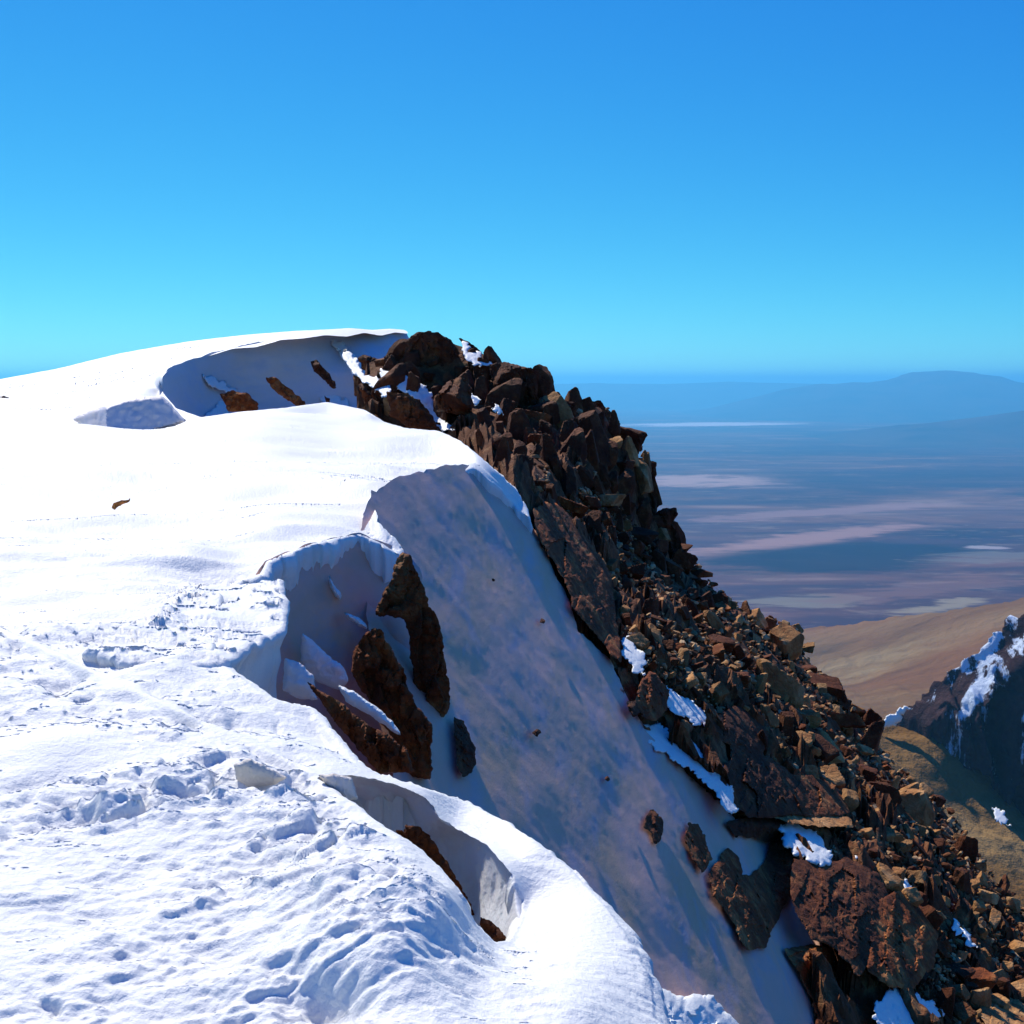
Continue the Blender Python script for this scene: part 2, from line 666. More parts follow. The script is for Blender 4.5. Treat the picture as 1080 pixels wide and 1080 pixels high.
# ------------------------------------------------------------------ the sunlit snow ridge
S_PTS = [(0, 1080, 2.9), (300, 1080, 2.9), (600, 1080, 2.95), (-300, 1000, 3.2), (0, 900, 3.8), (300, 900, 3.8), (0, 800, 4.7), (300, 800, 4.75), (0, 700, 6.0), (200, 700, 6.05), (0, 600, 8.4),
         (250, 600, 8.7), (0, 500, 14), (200, 500, 14.3), (400, 530, 11.5), (500, 480, 16.5), (0, 450, 21), (200, 450, 21.5), (350, 430, 24), (460, 455, 20), (0, 420, 30),
         (100, 420, 29), (0, 402, 44), (130, 374, 44), (200, 362, 43), (320, 351, 39), (370, 348, 40.5), (430, 349, 42), (172, 397, 31), (172, 415, 30.5), (225, 374, 36), (270, 363, 38), (150, 400, 32), (185, 432, 25), (-400, 440, 28), (-400, 700, 6),
         (545, 515, 17), (540, 530, 16.4), (330, 570, 9.3), (424, 576, 10.3), (282, 588, 8.75), (300, 740, 5.6), (0, 1240, 2.35), (600, 1240, 2.4), (-400, 1240, 2.35),
         (400, 812, 5.0), (450, 828, 5.0), (560, 880, 4.5), (640, 950, 4.0), (692, 1045, 3.45), (552, 960, 4.05), (480, 870, 4.8), (430, 880, 3.98), (480, 930, 3.62), (360, 850, 4.2), (345, 815, 4.65)]
snow_d = TPS(S_PTS, 2e-5)
S_POLY = [(-500, 436, 'H'), (-80, 409, 'H'), (0, 400, 'H'), (60, 389, 'H'), (130, 372, 'H'), (200, 360, 'H'), (260, 353, 'H'), (320, 348.5, 'H'), (345, 347.5, 'H'), (370, 346, 'H'), (392, 348, 'H'), (412, 346.5, 'H'), (428, 348, 'n'), (431, 352, 'n'), (416, 350.5, 'n'), (402, 354, 'n'), (384, 351, 'n'), (366, 355, 'n'), (342, 353.5, 'n'), (320, 357, 'n'), (296, 358.5, 'n'), (270, 366, 'n'), (246, 367.5, 'n'), (225, 374, 'n'),
          (182, 386, 'n'), (171, 397, 'n'), (172, 415, 'd'), (185, 430, 'd'), (212, 440, 'h'), (255, 434, 'h'), (300, 430, 'h'), (345, 424, 'h'), (385, 432, 'h'), (405, 445, 'h'),
          (432, 452, 'h'), (462, 454, 'h'), (490, 466, 'd'), (520, 492, 'd'), (545, 513, 'd'), (557, 543, 'd'), (545, 533, 'd'), (522, 508, 'd'), (500, 491, 'd'), (470, 497, 'd'),
          (440, 505, 'n'), (395, 524, 'n'), (398, 545, 'n'), (412, 560, 'd'), (424, 576, 'd'), (416, 580, 'd'), (400, 570, 'd'), (378, 560, 'd'), (330, 570, 'd'), (282, 588, 'd'),
          (276, 602, 'd'), (262, 606, 'd'), (246, 612, 'd'), (238, 640, 'd'), (230, 692, 'd'), (262, 715, 'd'), (292, 735, 'd'), (330, 742, 'd'), (358, 776, 'd'), (380, 800, 'd'),
          (400, 813, 'd'), (450, 828, 'd'), (500, 845, 'd'), (560, 880, 'd'), (602, 912, 'd'), (640, 952, 'd'), (672, 1000, 'd'), (690, 1045, 'd'), (693, 1080, 'd'), (680, 1240, 'n'), (-500, 1240, 'n')]
CRACK = [(333, 820), (352, 832), (375, 850), (404, 872), (430, 887), (450, 905), (470, 925), (488, 950), (503, 976), (522, 994), (540, 990), (551, 970), (553, 950), (540, 922), (513, 890), (484, 874),
         (464, 862), (450, 840), (415, 826), (380, 818), (352, 816)]
ROUGH = [  # where the crust is broken into chunks: centre, half sizes, tilt, strength
    (160, 655, 75, 16, -.45, 1.0), (225, 615, 40, 12, -.3, .9), (110, 850, 110, 22, -.1, 1.0), (60, 720, 22, 10, 0, .9), (85, 735, 20, 8, -.5, .8), (230, 755, 70, 10, .05, .7),
    (150, 765, 60, 16, 0, .6), (220, 815, 60, 22, -.2, 1.0), (330, 840, 40, 18, .4, .9), (370, 880, 60, 30, .3, .8), (180, 1005, 80, 30, -.15, .6), (280, 930, 90, 30, -.2, .6), (60, 1075, 60, 20, 0, .7),
    (10, 670, 22, 26, .3, .7), (300, 885, 50, 20, -.2, .8), (400, 960, 60, 26, -.1, .8), (330, 1050, 60, 40, 0, .3), (100, 465, 26, 6, 0, .5), (410, 560, 22, 12, .7, .8), (390, 500, 60, 10, -.25, .6),
    (450, 470, 50, 8, -.15, .5), (190, 500, 80, 8, -.12, .35), (500, 1000, 40, 14, .2, .35), (440, 1000, 60, 16, .2, .5)]
DENT = [  # hollows
    (350, 1058, 52, 26, 0, -.10), (60, 718, 16, 9, 0, -.05), (10, 660, 20, 16, .3, -.06), (238, 755, 45, 6, .05, -.035), (300, 800, 26, 9, .2, -.05), (225, 815, 18, 9, 0, -.06), (325, 835, 22, 9, .3, -.05),
    (110, 862, 70, 7, -.1, -.05), (30, 828, 70, 6, -.2, -.05), (60, 790, 60, 22, -.15, .05), (600, 1000, 70, 60, .8, .05), (180, 700, 60, 14, -.3, .05)]


def blob(xy, b):
    c, s = math.cos(b[4]), math.sin(b[4])
    dx, dy = xy[:, 0] - b[0], xy[:, 1] - b[1]
    return np.exp(-((dx * c + dy * s) / b[2]) ** 2 - ((-dx * s + dy * c) / b[3]) ** 2) * b[5]


def snow_disp(V, xy):
    V = V.copy()
    x, y = V[:, 0], V[:, 1]
    c, s = math.cos(.22), math.sin(.22)
    u, v = x * c + y * s, -x * s + y * c
    far = np.clip(y / 5, .6, 4)
    m = 0
    for b in ROUGH:
        m = m + blob(xy, b)
    m = np.clip(m, 0, 1.2)
    smooth = np.clip(1 - np.exp(-((xy[:, 0] - 610) / 90) ** 2 - ((xy[:, 1] - 990) / 110) ** 2) - np.exp(-((xy[:, 0] - 55) / 60) ** 2 - ((xy[:, 1] - 790) / 22) ** 2), 0.08, 1)
    h = .05 * fbm(np.c_[u * .35, v * .8], 3)
    near = np.clip(5 / y, .12, 1)
    # wind ripples: low uneven scarps that step down towards the viewer, broken up in patches
    pm = np.clip(fbm(np.c_[u * .55, v * 1.1] + 31, 3) * 1.6 + .35, 0, 1)
    q = fbm(np.c_[u * 1.5, v * 3.4] + 3, 4, .6) * 2.4
    st = np.floor(q) + sstep(.0, .5, q - np.floor(q))
    h = h + smooth * .017 * near ** 2 * st * (.35 + .65 * pm)
    q2 = fbm(np.c_[u * 5.5, v * 8] + 11, 4, .62)
    h = h + smooth * near ** 1.4 * (.004 + .011 * pm + .016 * m) * q2
    q3 = 1 - 2 * np.abs(fbm(np.c_[u * 2.4, v * 5.5] + 41, 3, .55))
    h = h + smooth * near ** 1.2 * .016 * pm * q3
    qa = fbm(np.c_[u * .5, v * .75] + 21, 2, .55) - .8 * np.abs(fbm(np.c_[u * .35, v * .55] + 81, 2, .5))
    qb = fbm(np.c_[u * .16, v * .30] + 61, 2, .5) - .6 * np.abs(perlin(np.c_[u * .12, v * .26] + 91))
    h = h + .14 * sstep(4.5, 8, y) * (1 - sstep(13, 18, y)) * qa + .24 * sstep(10, 16, y) * (1 - sstep(30, 40, y)) * qb
    h = h + smooth * .045 * sstep(4.5, 7, y) * (1 - sstep(9, 12.5, y)) * (fbm(np.c_[u * 1.3, v * 2.3] + 71, 2, .5) - .5 * np.abs(perlin(np.c_[u * .9, v * 2.1] + 47)))
    # crust broken into lumps
    cs = 5.5 / np.clip(y / 5, 1, 2.2)
    vv, d1, cen, d2 = worley(np.c_[u * cs, v * cs * 1.3] + .5 * np.c_[fbm(np.c_[u, v] * 5, 3), fbm(np.c_[u, v] * 5 + 7, 3)], 5)
    h = h + m * (.05 * (.6 + vv[:, 2]) * sstep(0, .42, d2 - d1) - .012) * np.clip(y / 5, .7, 1.3) * np.clip(1.4 - y / 14, .12, 1)
    for b in DENT:
        h = h + np.clip(y / 5, .6, 1.6) * blob(xy, b)
    lim = sstep(0, 8, edge_dist(xy, HZ)) * (.1 + .9 * sstep(0, 22, edge_dist(xy, np.array(CRACK))))
    V[:, 2] += h * (.06 + .94 * lim)
    V[:, 2] -= .0025 * np.clip(y, 3, 8) * (1 - sstep(0, 5, edge_open(xy, LIPS)))
    return V


HZ = np.array([p[:2] for p in S_POLY[:70]])
_i0 = [p[:2] for p in S_POLY].index((490, 466))
LIPS = np.array([p[:2] for p in S_POLY[_i0:-2]])


def edge_open(q, L):
    d = np.full(len(q), 1e9)
    for a, b in zip(L[:-1], L[1:]):
        t = np.clip(((q - a) @ (b - a)) / ((b - a) @ (b - a)), 0, 1)
        d = np.minimum(d, np.hypot(*(q - a - t[:, None] * (b - a)).T))
    return d
o = sheet("snow_slope", S_POLY, snow_d, 1.9, M_SNOW, snow_disp, jit=lambda P: 1.3 * np.clip((P[:, 1:2] - 410) / 120, .12, 1), rowf=lambda y: (.5 + .8 * float(sstep(600, 740, y)), 2.3 - .5 * float(sstep(600, 740, y))), seed=1, holes=[[(x, y, 'd' if i < 13 else 'n') for i, (x, y) in enumerate(CRACK)]])
tag(o, "broad sunlit wind-rippled snow ridge rising from the viewer to the left skyline", "snow", kind="structure")
print("snow", time.time() - T0)

# shaded wall under the middle snow ledge
B_POLY = [(270, 606), (282, 590), (330, 572), (378, 562), (402, 572), (424, 580), (445, 600), (450, 760), (410, 840), (340, 800), (282, 750), (262, 690)]
wall_d = TPS([(282, 590, 8.85), (330, 570, 9.4), (424, 576, 10.3), (350, 745, 8.9), (290, 720, 8.35), (430, 740, 9.5), (270, 680, 8.3), (400, 830, 8.9), (450, 650, 10.0)])


def wall_disp(V, xy):
    V = V.copy()
    V[:, 1] += .12 * fbm(V * np.array([1.3, 1.3, .8]), 4) + .02 * fbm(V * 6, 3)
    return V


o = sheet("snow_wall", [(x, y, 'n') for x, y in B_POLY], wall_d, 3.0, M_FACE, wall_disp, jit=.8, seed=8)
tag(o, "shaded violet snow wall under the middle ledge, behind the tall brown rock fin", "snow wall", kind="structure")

# near wall in the crack
W_POLY = [(325, 812), (352, 814), (380, 815), (415, 823), (452, 836), (467, 858), (486, 870), (516, 886), (544, 920), (557, 948), (556, 975), (543, 1010), (515, 1030), (470, 985), (420, 930), (350, 870)]
rim = [(333, 820)] + CRACK[14:]
crack_t = TPS([(x, y, z + .02) for (x, y), z in zip(rim, snow_d(rim))] + [(375, 852, 5.05), (404, 874, 5.1), (430, 890, 5.1), (450, 908, 5.05), (470, 928, 4.95), (488, 953, 4.8), (505, 978, 4.5), (524, 996, 4.15),
                (350, 870, 5.1), (420, 930, 5.1), (470, 985, 4.9), (515, 1030, 4.4), (352, 834, 4.95)], 1e-5)


def crack_d(q):
    ins = inside(q, CRACK)
    out = snow_d(q) + .03 + .02 * np.clip(edge_dist(q, np.array(CRACK)), 0, 6)
    return np.where(ins, np.maximum(crack_t(q), snow_d(q) + .012), np.maximum(crack_t(q), out))


def crack_disp(V, xy):
    V = V.copy()
    fade = sstep(0, 14, edge_open(xy, np.array(CRACK[13:]))) * inside(xy, CRACK)
    V[:, 1] += fade * (.06 * fbm(V * np.array([3, 3, 2]), 4) + .018 * fbm(V * np.array([16, 16, 11]), 3))
    return V


cor = sheet("snow_cornice", [(x, y, 'n') for x, y in W_POLY], crack_d, 2.0, M_ICE, crack_disp, jit=.6, seed=9)
tag(cor, "grey shaded inner wall of the near cornice, above the dark crack in the snow", "cornice")

# far cornice
FC_POLY = [(168, 398), (178, 387), (225, 372), (270, 361), (320, 352.5), (365, 350), (428, 349.5), (445, 380), (440, 470), (350, 470), (212, 470), (186, 440), (168, 420)]
fc_d = TPS([(170, 397, 31.3), (178, 420, 31), (225, 374, 36.3), (270, 362, 38.3), (320, 355, 39.1), (365, 352, 40.6), (430, 351, 42.1), (200, 437, 32.5), (240, 430, 36.4), (300, 432, 38), (350, 425, 38.5), (400, 440, 38.6), (440, 455, 38.6),
            (300, 470, 36), (212, 470, 31), (350, 390, 38.7), (390, 380, 39.2), (400, 470, 36)])


def fc_disp(V, xy):
    V = V.copy()
    n = .16 * fbm(V * np.array([.25, .1, .7]), 3) + .03 * fbm(V * np.array([1.2, .3, 2.5]), 4)
    V[:, 1] += n * sstep(0, 8, edge_dist(xy, np.array(FC_POLY)))
    return V


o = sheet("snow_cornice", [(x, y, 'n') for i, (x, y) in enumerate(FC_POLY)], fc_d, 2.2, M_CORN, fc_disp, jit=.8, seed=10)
tag(o, "long shaded face of the far summit cornice below the left skyline", "cornice")

# snow blocks
sb = sheet("snow_block", [(92, 682, 'd'), (125, 664, 'd'), (160, 648, 'd'), (190, 628, 'd'), (215, 616, 'd'), (250, 612, 'd'), (296, 612, 'd'), (298, 635, 'd'), (298, 658, 'd'), (268, 677, 'd'), (238, 695, 'd'), (190, 694, 'd'), (130, 694, 'd')],
           lambda q: snow_d(q) * .985 + .1 * sstep(200, 300, q[:, 0]), 2.0, M_SNOW,
           lambda V, xy: V + np.c_[np.zeros((len(V), 2)), .02 * fbm(V * 3, 4) + .02 * np.floor(2.2 * fbm(np.c_[V[:, 0] * 1.5, V[:, 1] * 4], 3))], jit=1.2, seed=12,
           drop=[(.02, -.01), (.03, -.03), (.01, -.07), (-.01, -.12), (-.02, -.2), (-.04, -.32), (-.06, -.5), (-.06, -1.2)])
tag(sb, "broken flat slab of snow jutting over the shaded wall, left of the rock fin", "snow block")


def wedge(xy):
    s = (xy[:, 0] - 112)
    return 20.6 + np.where(s > 0, .008 * s, -.03 * s) + .012 * (460 - xy[:, 1])


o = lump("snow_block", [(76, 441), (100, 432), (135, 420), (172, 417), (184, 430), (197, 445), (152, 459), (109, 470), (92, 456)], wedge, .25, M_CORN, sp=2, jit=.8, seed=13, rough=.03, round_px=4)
tag(o, "small shaded snow block standing left of the far cornice", "snow block")
for poly, d, lab in (
        ([(246, 806), (262, 800), (280, 808), (304, 820), (290, 828), (262, 831), (250, 824)], 4.46, "tan dusty snow lump beside the top end of the crack"),
        ([(335, 818), (352, 816), (372, 820), (378, 842), (366, 846), (350, 832)], 4.5, "tan snow lump wedged in the top of the crack")):
    o = lump("snow_lump", poly, d, .03, M_DIRT, sp=1.5, jit=1, seed=int(poly[0][0]), facets=.3, cell=9, rough=.01)
    tag(o, lab, "snow lump", "snow lumps on the near slope")

# fins of blown snow against the shaded wall
for poly, d, lab, m in (
        ([(319, 668), (330, 676), (345, 690), (362, 703), (368, 718), (358, 728), (340, 722), (322, 712), (317, 695)], 8.62, "white snow fin leaning on the shaded wall beside the jutting slab", M_SNOW),
        ([(355, 722), (372, 728), (395, 745), (412, 758), (424, 776), (414, 772), (392, 756), (366, 742)], 7.2, "narrow snow strip lying along the lower rock wedge", M_SNOW),
        ([(300, 694), (316, 698), (330, 712), (335, 738), (318, 738), (298, 728)], 6.9, "crumbled snow heap at the foot of the jutting slab", M_CORN),
        ([(361, 645), (372, 648), (386, 657), (388, 664), (376, 660)], 9.2, "thin bright snow sliver above the lower rock", M_SNOW),
        ([(345, 606), (350, 612), (361, 630), (358, 634), (350, 624)], 9.3, "faint snow streak high on the shaded wall", M_SNOW)):
    o = lump("snow_fin", poly, d, .06, m, sp=1.8, jit=1, seed=int(poly[0][0]), rough=.03)
    tag(o, lab, "snow", "snow fins on the shaded wall")
o = lump("snow_heap", [(694, 1040), (705, 1045), (720, 1052), (735, 1048), (752, 1050), (760, 1066), (780, 1078), (790, 1100), (760, 1110), (690, 1110), (690, 1060)], lambda q: flank(q) - .35, .3, M_SNOW, sp=2.5, jit=3, seed=31, facets=.25, cell=14, rough=.05)
tag(o, "crumbly white snow heap below the near cornice at the bottom edge", "snow heap")

# ------------------------------------------------------------------ rocks with outlines of their own
OUT = [  # outline, depth (number, 'A' on the gully, 'R' on the flank), thickness, material, cell, label
    ([(425, 582), (433, 585), (442, 608), (455, 640), (466, 660), (468, 690), (474, 720), (475, 745), (458, 772), (430, 762), (428, 740), (437, 716), (432, 690), (430, 668), (426, 652), (395, 649), (400, 632), (412, 612), (417, 594)], 9.3, .32, M_ROCK, 22, "tall hooked brown rock fin standing against the shaded snow wall", "rock_fin"),
    ([(392, 662), (402, 664), (412, 685), (425, 705), (432, 728), (440, 745), (456, 765), (456, 822), (430, 818), (424, 790), (400, 760), (372, 712), (371, 690), (380, 674)], 8.1, .32, M_ROCK, 17, "pointed brown rock with a pale tip in front of the hooked fin", "rock_fin"),
    ([(324, 719), (345, 732), (365, 746), (392, 766), (415, 778), (430, 790), (437, 815), (400, 815), (375, 788), (350, 757)], 6.6, .25, M_ROCK, 14, "brown rock wedge rising from the sunlit snow edge below the jutting slab", "rock_wedge"),
    ([(479, 757), (490, 760), (497, 775), (502, 795), (499, 815), (490, 821), (482, 806)], 'A', .12, M_DARK, 12, "slim dark rock alone in the gully right of the hooked fin", "rock"),
    ([(688, 852), (694, 858), (701, 866), (697, 885), (690, 892), (686, 878), (677, 872)], 'A', .12, M_DARK, 9, "small dart-shaped dark rock alone in the gully snow", "rock"),
    ([(728, 867), (737, 870), (745, 886), (752, 906), (742, 921), (731, 908), (722, 886)], 'A', .16, M_ROCK, 11, "upright oval brown rock in the gully left of the big heart-shaped rock", "rock"),
    ([(767, 894), (779, 902), (785, 922), (790, 925), (805, 912), (812, 890), (826, 880), (838, 902), (834, 940), (822, 966), (806, 1000), (786, 1000), (772, 972), (752, 944), (747, 922), (755, 908)], 'A', .45, M_ROCK, 20, "big heart-shaped reddish rock half out of the gully snow", "boulder"),
    ([(766, 868), (790, 860), (815, 860), (845, 868), (862, 885), (850, 905), (826, 900), (812, 888), (795, 884), (774, 882)], 'A', .3, M_DARK, 16, "dark overhanging rock lip above the heart-shaped rock", "boulder"),
    ([(744, 768), (772, 744), (798, 748), (812, 772), (806, 796), (832, 812), (856, 846), (832, 862), (792, 862), (766, 845), (759, 816), (772, 800), (768, 784)], 'R', .6, M_DARK, 24, "large black shadowed crag at the foot of the narrow snow crest", "crag"),
    ([(795, 806), (830, 816), (862, 818), (892, 836), (896, 858), (860, 862), (826, 858), (806, 838)], 'R', .5, M_ROCK, 20, "reddish slab with an orange upper edge right of the black crag", "rock_slab"),
    ([(812, 858), (850, 855), (896, 862), (900, 872), (868, 872), (832, 868)], 'R', .25, M_TAN, 16, "long flat tan slab lit on top above the white snow lump", "rock_slab"),
    ([(824, 1000), (862, 996), (890, 1000), (905, 1030), (918, 1060), (925, 1110), (850, 1110), (862, 1070), (848, 1035), (836, 1015)], 'A', .5, M_ROCK, 24, "tall brown buttress at the bottom edge beside the gully snow", "buttress"),
    ([(836, 905), (862, 912), (895, 905), (925, 920), (940, 950), (930, 1000), (905, 1030), (880, 1000), (856, 990), (838, 960), (834, 930)], 'R', .5, M_DARK, 26, "dark shadowed boulder mass right of the heart-shaped rock", "boulder"),
    ([(925, 946), (950, 940), (975, 958), (990, 985), (985, 1020), (960, 1045), (935, 1040), (912, 1020), (920, 985)], 'R', .5, M_ROCK, 24, "rounded reddish boulder left of the thin snow strip", "boulder"),
    ([(914, 1004), (930, 1002), (938, 1030), (936, 1055), (920, 1058), (912, 1030)], 'A', .3, M_ROCK, 16, "narrow upright brown rock between buttress and snow pocket", "rock"),
    ([(1034, 1044), (1052, 1038), (1080, 1040), (1110, 1052), (1115, 1100), (1050, 1105), (1034, 1070)], 'R', .6, M_TAN, 26, "tan sunlit boulder in the bottom right corner", "boulder"),
    ([(562, 538), (575, 528), (590, 532), (604, 546), (622, 570), (642, 600), (650, 645), (656, 698), (644, 690), (618, 658), (604, 640), (598, 615), (580, 588), (566, 560)], 'G', .5, M_ROCK, 18, "long reddish rock slab bordering the top of the gully", "rock_slab"),
    ([(672, 726), (684, 708), (694, 712), (706, 730), (704, 748), (694, 760), (676, 756), (670, 740)], 'G', .35, M_ROCK, 13, "squat brown rock with an orange top on the small snow strip", "rock"),
    ([(660, 740), (670, 738), (676, 750), (668, 756)], 'G', .15, M_DARK, 9, "small black stone at the gully edge below the squat rock", "rock"),
    ([(706, 768), (720, 758), (732, 764), (726, 774), (712, 774)], 'G', .15, M_ROCK, 9, "small reddish stone bedded in the snow crest", "rock"),
    ([(612, 432), (618, 424), (630, 422), (640, 432), (652, 452), (666, 480), (672, 505), (655, 520), (630, 500), (612, 470)], 31.5, .7, M_DARK, 18, "dark pointed spire on the right skyline of the upper crag", "rock_spire"),
    ([(655, 490), (668, 482), (694, 486), (690, 505), (684, 520), (690, 535), (676, 560), (655, 545), (650, 515)], 31.5, .7, M_DARK, 18, "dark beaked crag block jutting from the right skyline", "rock_spire"),
    ([(686, 545), (700, 536), (714, 534), (712, 556), (722, 580), (728, 600), (700, 595), (688, 570)], 31, .6, M_DARK, 14, "dark notched block on the skyline below the beaked one", "rock_spire"),
    ([(576, 430), (592, 422), (606, 424), (610, 445), (606, 490), (596, 540), (582, 520), (574, 470)], 29, .6, M_DARK, 16, "dark ribbed column left of the pointed spire", "rock_spire"),
    ([(516, 384), (536, 382), (562, 388), (568, 405), (566, 430), (540, 440), (522, 420)], 29, .7, M_DARK, 16, "squared dark block on the skyline of the upper crag", "crag"),
    ([(404, 378), (420, 364), (440, 350), (466, 350), (482, 366), (488, 392), (478, 420), (456, 408), (430, 396), (410, 388)], 30, .6, M_DARK, 15, "dark summit knob of the upper crag against the sky", "crag"),
    ([(482, 356), (494, 360), (508, 370), (509, 378), (496, 372)], 31.5, .3, M_DARK, 8, "thin dark ledge above the white summit snow", "rock"),
    ([(458, 420), (472, 402), (490, 398), (500, 416), (494, 440), (474, 436), (462, 432)], 27.6, .6, M_DARK, 14, "dark crag block below the summit knob", "crag"),
    ([(408, 412), (430, 416), (446, 424), (458, 440), (460, 453), (434, 452), (412, 440)], 26, .4, M_DARK, 12, "low dark rock above the near snow crest", "rock"),
    ([(377, 378), (384, 373), (396, 378), (403, 392), (398, 398), (384, 390)], 31.4, .35, M_DARK, 9, "dark oval rock in the snow left of the summit knob", "rock"),
    ([(327, 380), (334, 379), (344, 390), (355, 405), (354, 412), (342, 402), (330, 390)], 33.5, .3, M_DARK, 9, "slanted dark rock in the middle of the far cornice", "rock"),
    ([(279, 398), (290, 398), (304, 410), (322, 424), (324, 431), (308, 426), (288, 412)], 33.2, .3, M_ROCK, 9, "long slanted rock at the foot of the far cornice", "rock"),
    ([(232, 416), (246, 412), (262, 416), (274, 425), (272, 433), (256, 434), (240, 432)], 31.5, .3, M_ROCK, 9, "brown rock capped with snow under the far cornice", "rock"),
    ([(378, 408), (388, 412), (400, 424), (404, 440), (392, 436), (384, 424)], 28.5, .3, M_DARK, 9, "narrow dark rock beside the diagonal snow strip", "rock"),
    ([(340, 416), (346, 420), (352, 430), (346, 430)], 30, .15, M_DARK, 7, "tiny dark rock tip above the near snow crest", "rock"),
    ([(426, 868), (440, 872), (455, 884), (466, 902), (480, 922), (491, 944), (500, 966), (490, 966), (470, 950), (448, 920), (426, 890)], 4.62, .05, M_ROCK, 8, "dark brown rock strip exposed inside the crack", "rock"),
    ([(506, 968), (517, 970), (527, 980), (534, 993), (520, 1002), (508, 996)], 4.0, .03, M_DARK, 7, "small dark rock at the lower end of the crack", "rock"),
    ([(416, 876), (422, 875), (428, 880), (424, 885)], 4.5, .02, M_ROCK, 6, "tiny brown stone on the rim of the crack", "rock"),
    ([(116, 533), (122, 530), (137, 525), (134, 531), (120, 537)], 11.4, .06, M_ROCK, 7, "small reddish stone alone on the sunlit snow", "rock"),
    ([(-3, 419), (4, 416), (10, 418), (4, 423), (-3, 423)], 29, .12, M_DARK, 6, "small dark stone at the left edge of the snow", "rock"),
]
for (x_, y_, w_, lab_) in ((566, 772, 5, "tiny dark stone in the middle of the gully snow"), (571, 655, 4, "tiny dark stone high in the gully snow"), (640, 820, 3.5, "tiny dark stone low in the gully snow left of the dart-shaped rock"), (520, 610, 3, "tiny dark speck of stone near the top of the gully")):
    OUT.append(([(x_ - w_, y_), (x_ - w_ * .3, y_ - w_ * .9), (x_ + w_ * .7, y_ - w_ * .3), (x_ + w_, y_ + w_ * .6), (x_ - w_ * .2, y_ + w_)], 'A', .07, M_DARK, 5, lab_, "stone"))
for i, (poly, d, th, m, cell, lab, nm) in enumerate(OUT):
    if d == 'A':
        dd = lambda q, t=th: gully_d(q) - .2
    elif d == 'R':
        dd = lambda q, t=th: rock_d(q) - .45
    elif d == 'G':
        dd = lambda q, t=th: np.minimum(rock_d(q), flank(q)) - .4
    else:
        dd = d
    o = lump(nm, poly, dd, th, m, sp=1.7, jit=1.5, seed=40 + i, facets=1.5, cell=cell * .85, rough=.06, sharp=24, tilt=2.2 if m is M_TAN else 0)
    tag(o, lab, {"rock_fin": "rock fin", "rock_wedge": "rock", "rock_slab": "rock slab", "rock_spire": "rock spire"}.get(nm, nm))

# ------------------------------------------------------------------ snow lying among the rocks
PATCH = [
    ([(655, 672), (664, 670), (672, 682), (684, 700), (680, 714), (666, 706), (658, 694)], 'small bright snow patch above the squat rock'),
    ([(694, 722), (706, 724), (726, 736), (744, 752), (750, 764), (738, 768), (722, 758), (708, 752), (700, 738)], 'bright snow patch right of the squat rock'),
    ([(676, 762), (698, 764), (716, 774), (736, 776), (756, 786), (766, 800), (770, 818), (778, 858), (772, 860), (752, 836), (728, 812), (702, 796), (688, 790)], 'narrow bright snow crest running down to the black crag'),
    ([(820, 872), (832, 864), (850, 868), (864, 880), (878, 900), (880, 912), (862, 912), (842, 904), (830, 892)], 'rounded white snow lump under the flat tan slab'),
    ([(950, 922), (956, 924), (960, 936), (970, 946), (962, 946), (952, 936)], 'small white snow scrap in the scree beside the rounded boulder'),
    ([(994, 955), (1000, 958), (1012, 972), (1020, 984), (1032, 998), (1020, 996), (1010, 982)], 'thin white snow strip in the lower scree'),
    ([(920, 1060), (944, 1038), (960, 1044), (978, 1056), (998, 1066), (988, 1076), (975, 1100), (925, 1100)], 'bluish snow pocket at the bottom edge right of the buttress'),
    ([(486, 360), (496, 368), (510, 378), (522, 384), (512, 388), (496, 384), (488, 376)], 'bright summit snow on the crag skyline'),
    ([(360, 368), (372, 372), (384, 392), (402, 402), (414, 410), (410, 420), (396, 410), (378, 398), (364, 384)], 'diagonal snow strip below the summit'),
    ([(402, 392), (424, 396), (450, 408), (462, 424), (466, 440), (480, 452), (466, 456), (448, 430), (424, 412), (404, 404)], 'greyish snow runnel under the summit knob'),
    ([(898, 888), (908, 892), (912, 904), (902, 904)], 'tiny snow scrap beside the white lump'),
    ([(798, 806), (806, 802), (814, 808), (818, 814), (806, 812)], 'small snow scrap on the reddish slab'),
    ([(500, 414), (506, 418), (504, 428), (499, 424)], 'tiny snow fleck in the upper crag under the skyline block'),
    ([(344, 353), (352, 353), (362, 364), (374, 378), (390, 396), (384, 399), (368, 384), (354, 368)], 'thin diagonal snow ridge running down the right part of the far cornice'),
    ([(212, 396), (222, 395), (238, 406), (254, 416), (246, 418), (228, 410)], 'snow rib above the brown rock under the far cornice'),
    ([(330, 432), (338, 420), (350, 412), (362, 420), (376, 436), (372, 446), (340, 446)], 'white drift at the foot of the far cornice beside the tiny rock tip'),
    ([(216, 440), (228, 426), (236, 424), (244, 436), (262, 440), (240, 446)], 'white drift under the brown rock of the far cornice'),
    ([(518, 428), (526, 430), (532, 440), (524, 438)], 'little snow fleck in the middle of the upper crag'),
]
for i, (poly, lab) in enumerate(PATCH):
    def dd(q, i=i):
        return np.minimum(np.minimum(rock_d(q), flank(q)) - .22, fc_d(q) - .2) if i not in (7, 8, 9) else (np.minimum(rock_d(q), fc_d(q)) - .45)
    if "far cornice" in lab:
        dd = lambda q: fc_d(q) - .3
    o = lump("snow_patch", poly, dd, .05 if i != 3 else .25, M_SNOW, sp=1.6, jit=3.2, seed=90 + i, rough=.05, sharp=None, tilt=0 if i in (6, 9) else .8)
    tag(o, lab, "snow patch", "snow patches among the rocks")
print("lumps", time.time() - T0)

# ------------------------------------------------------------------ loose stones
import bmesh


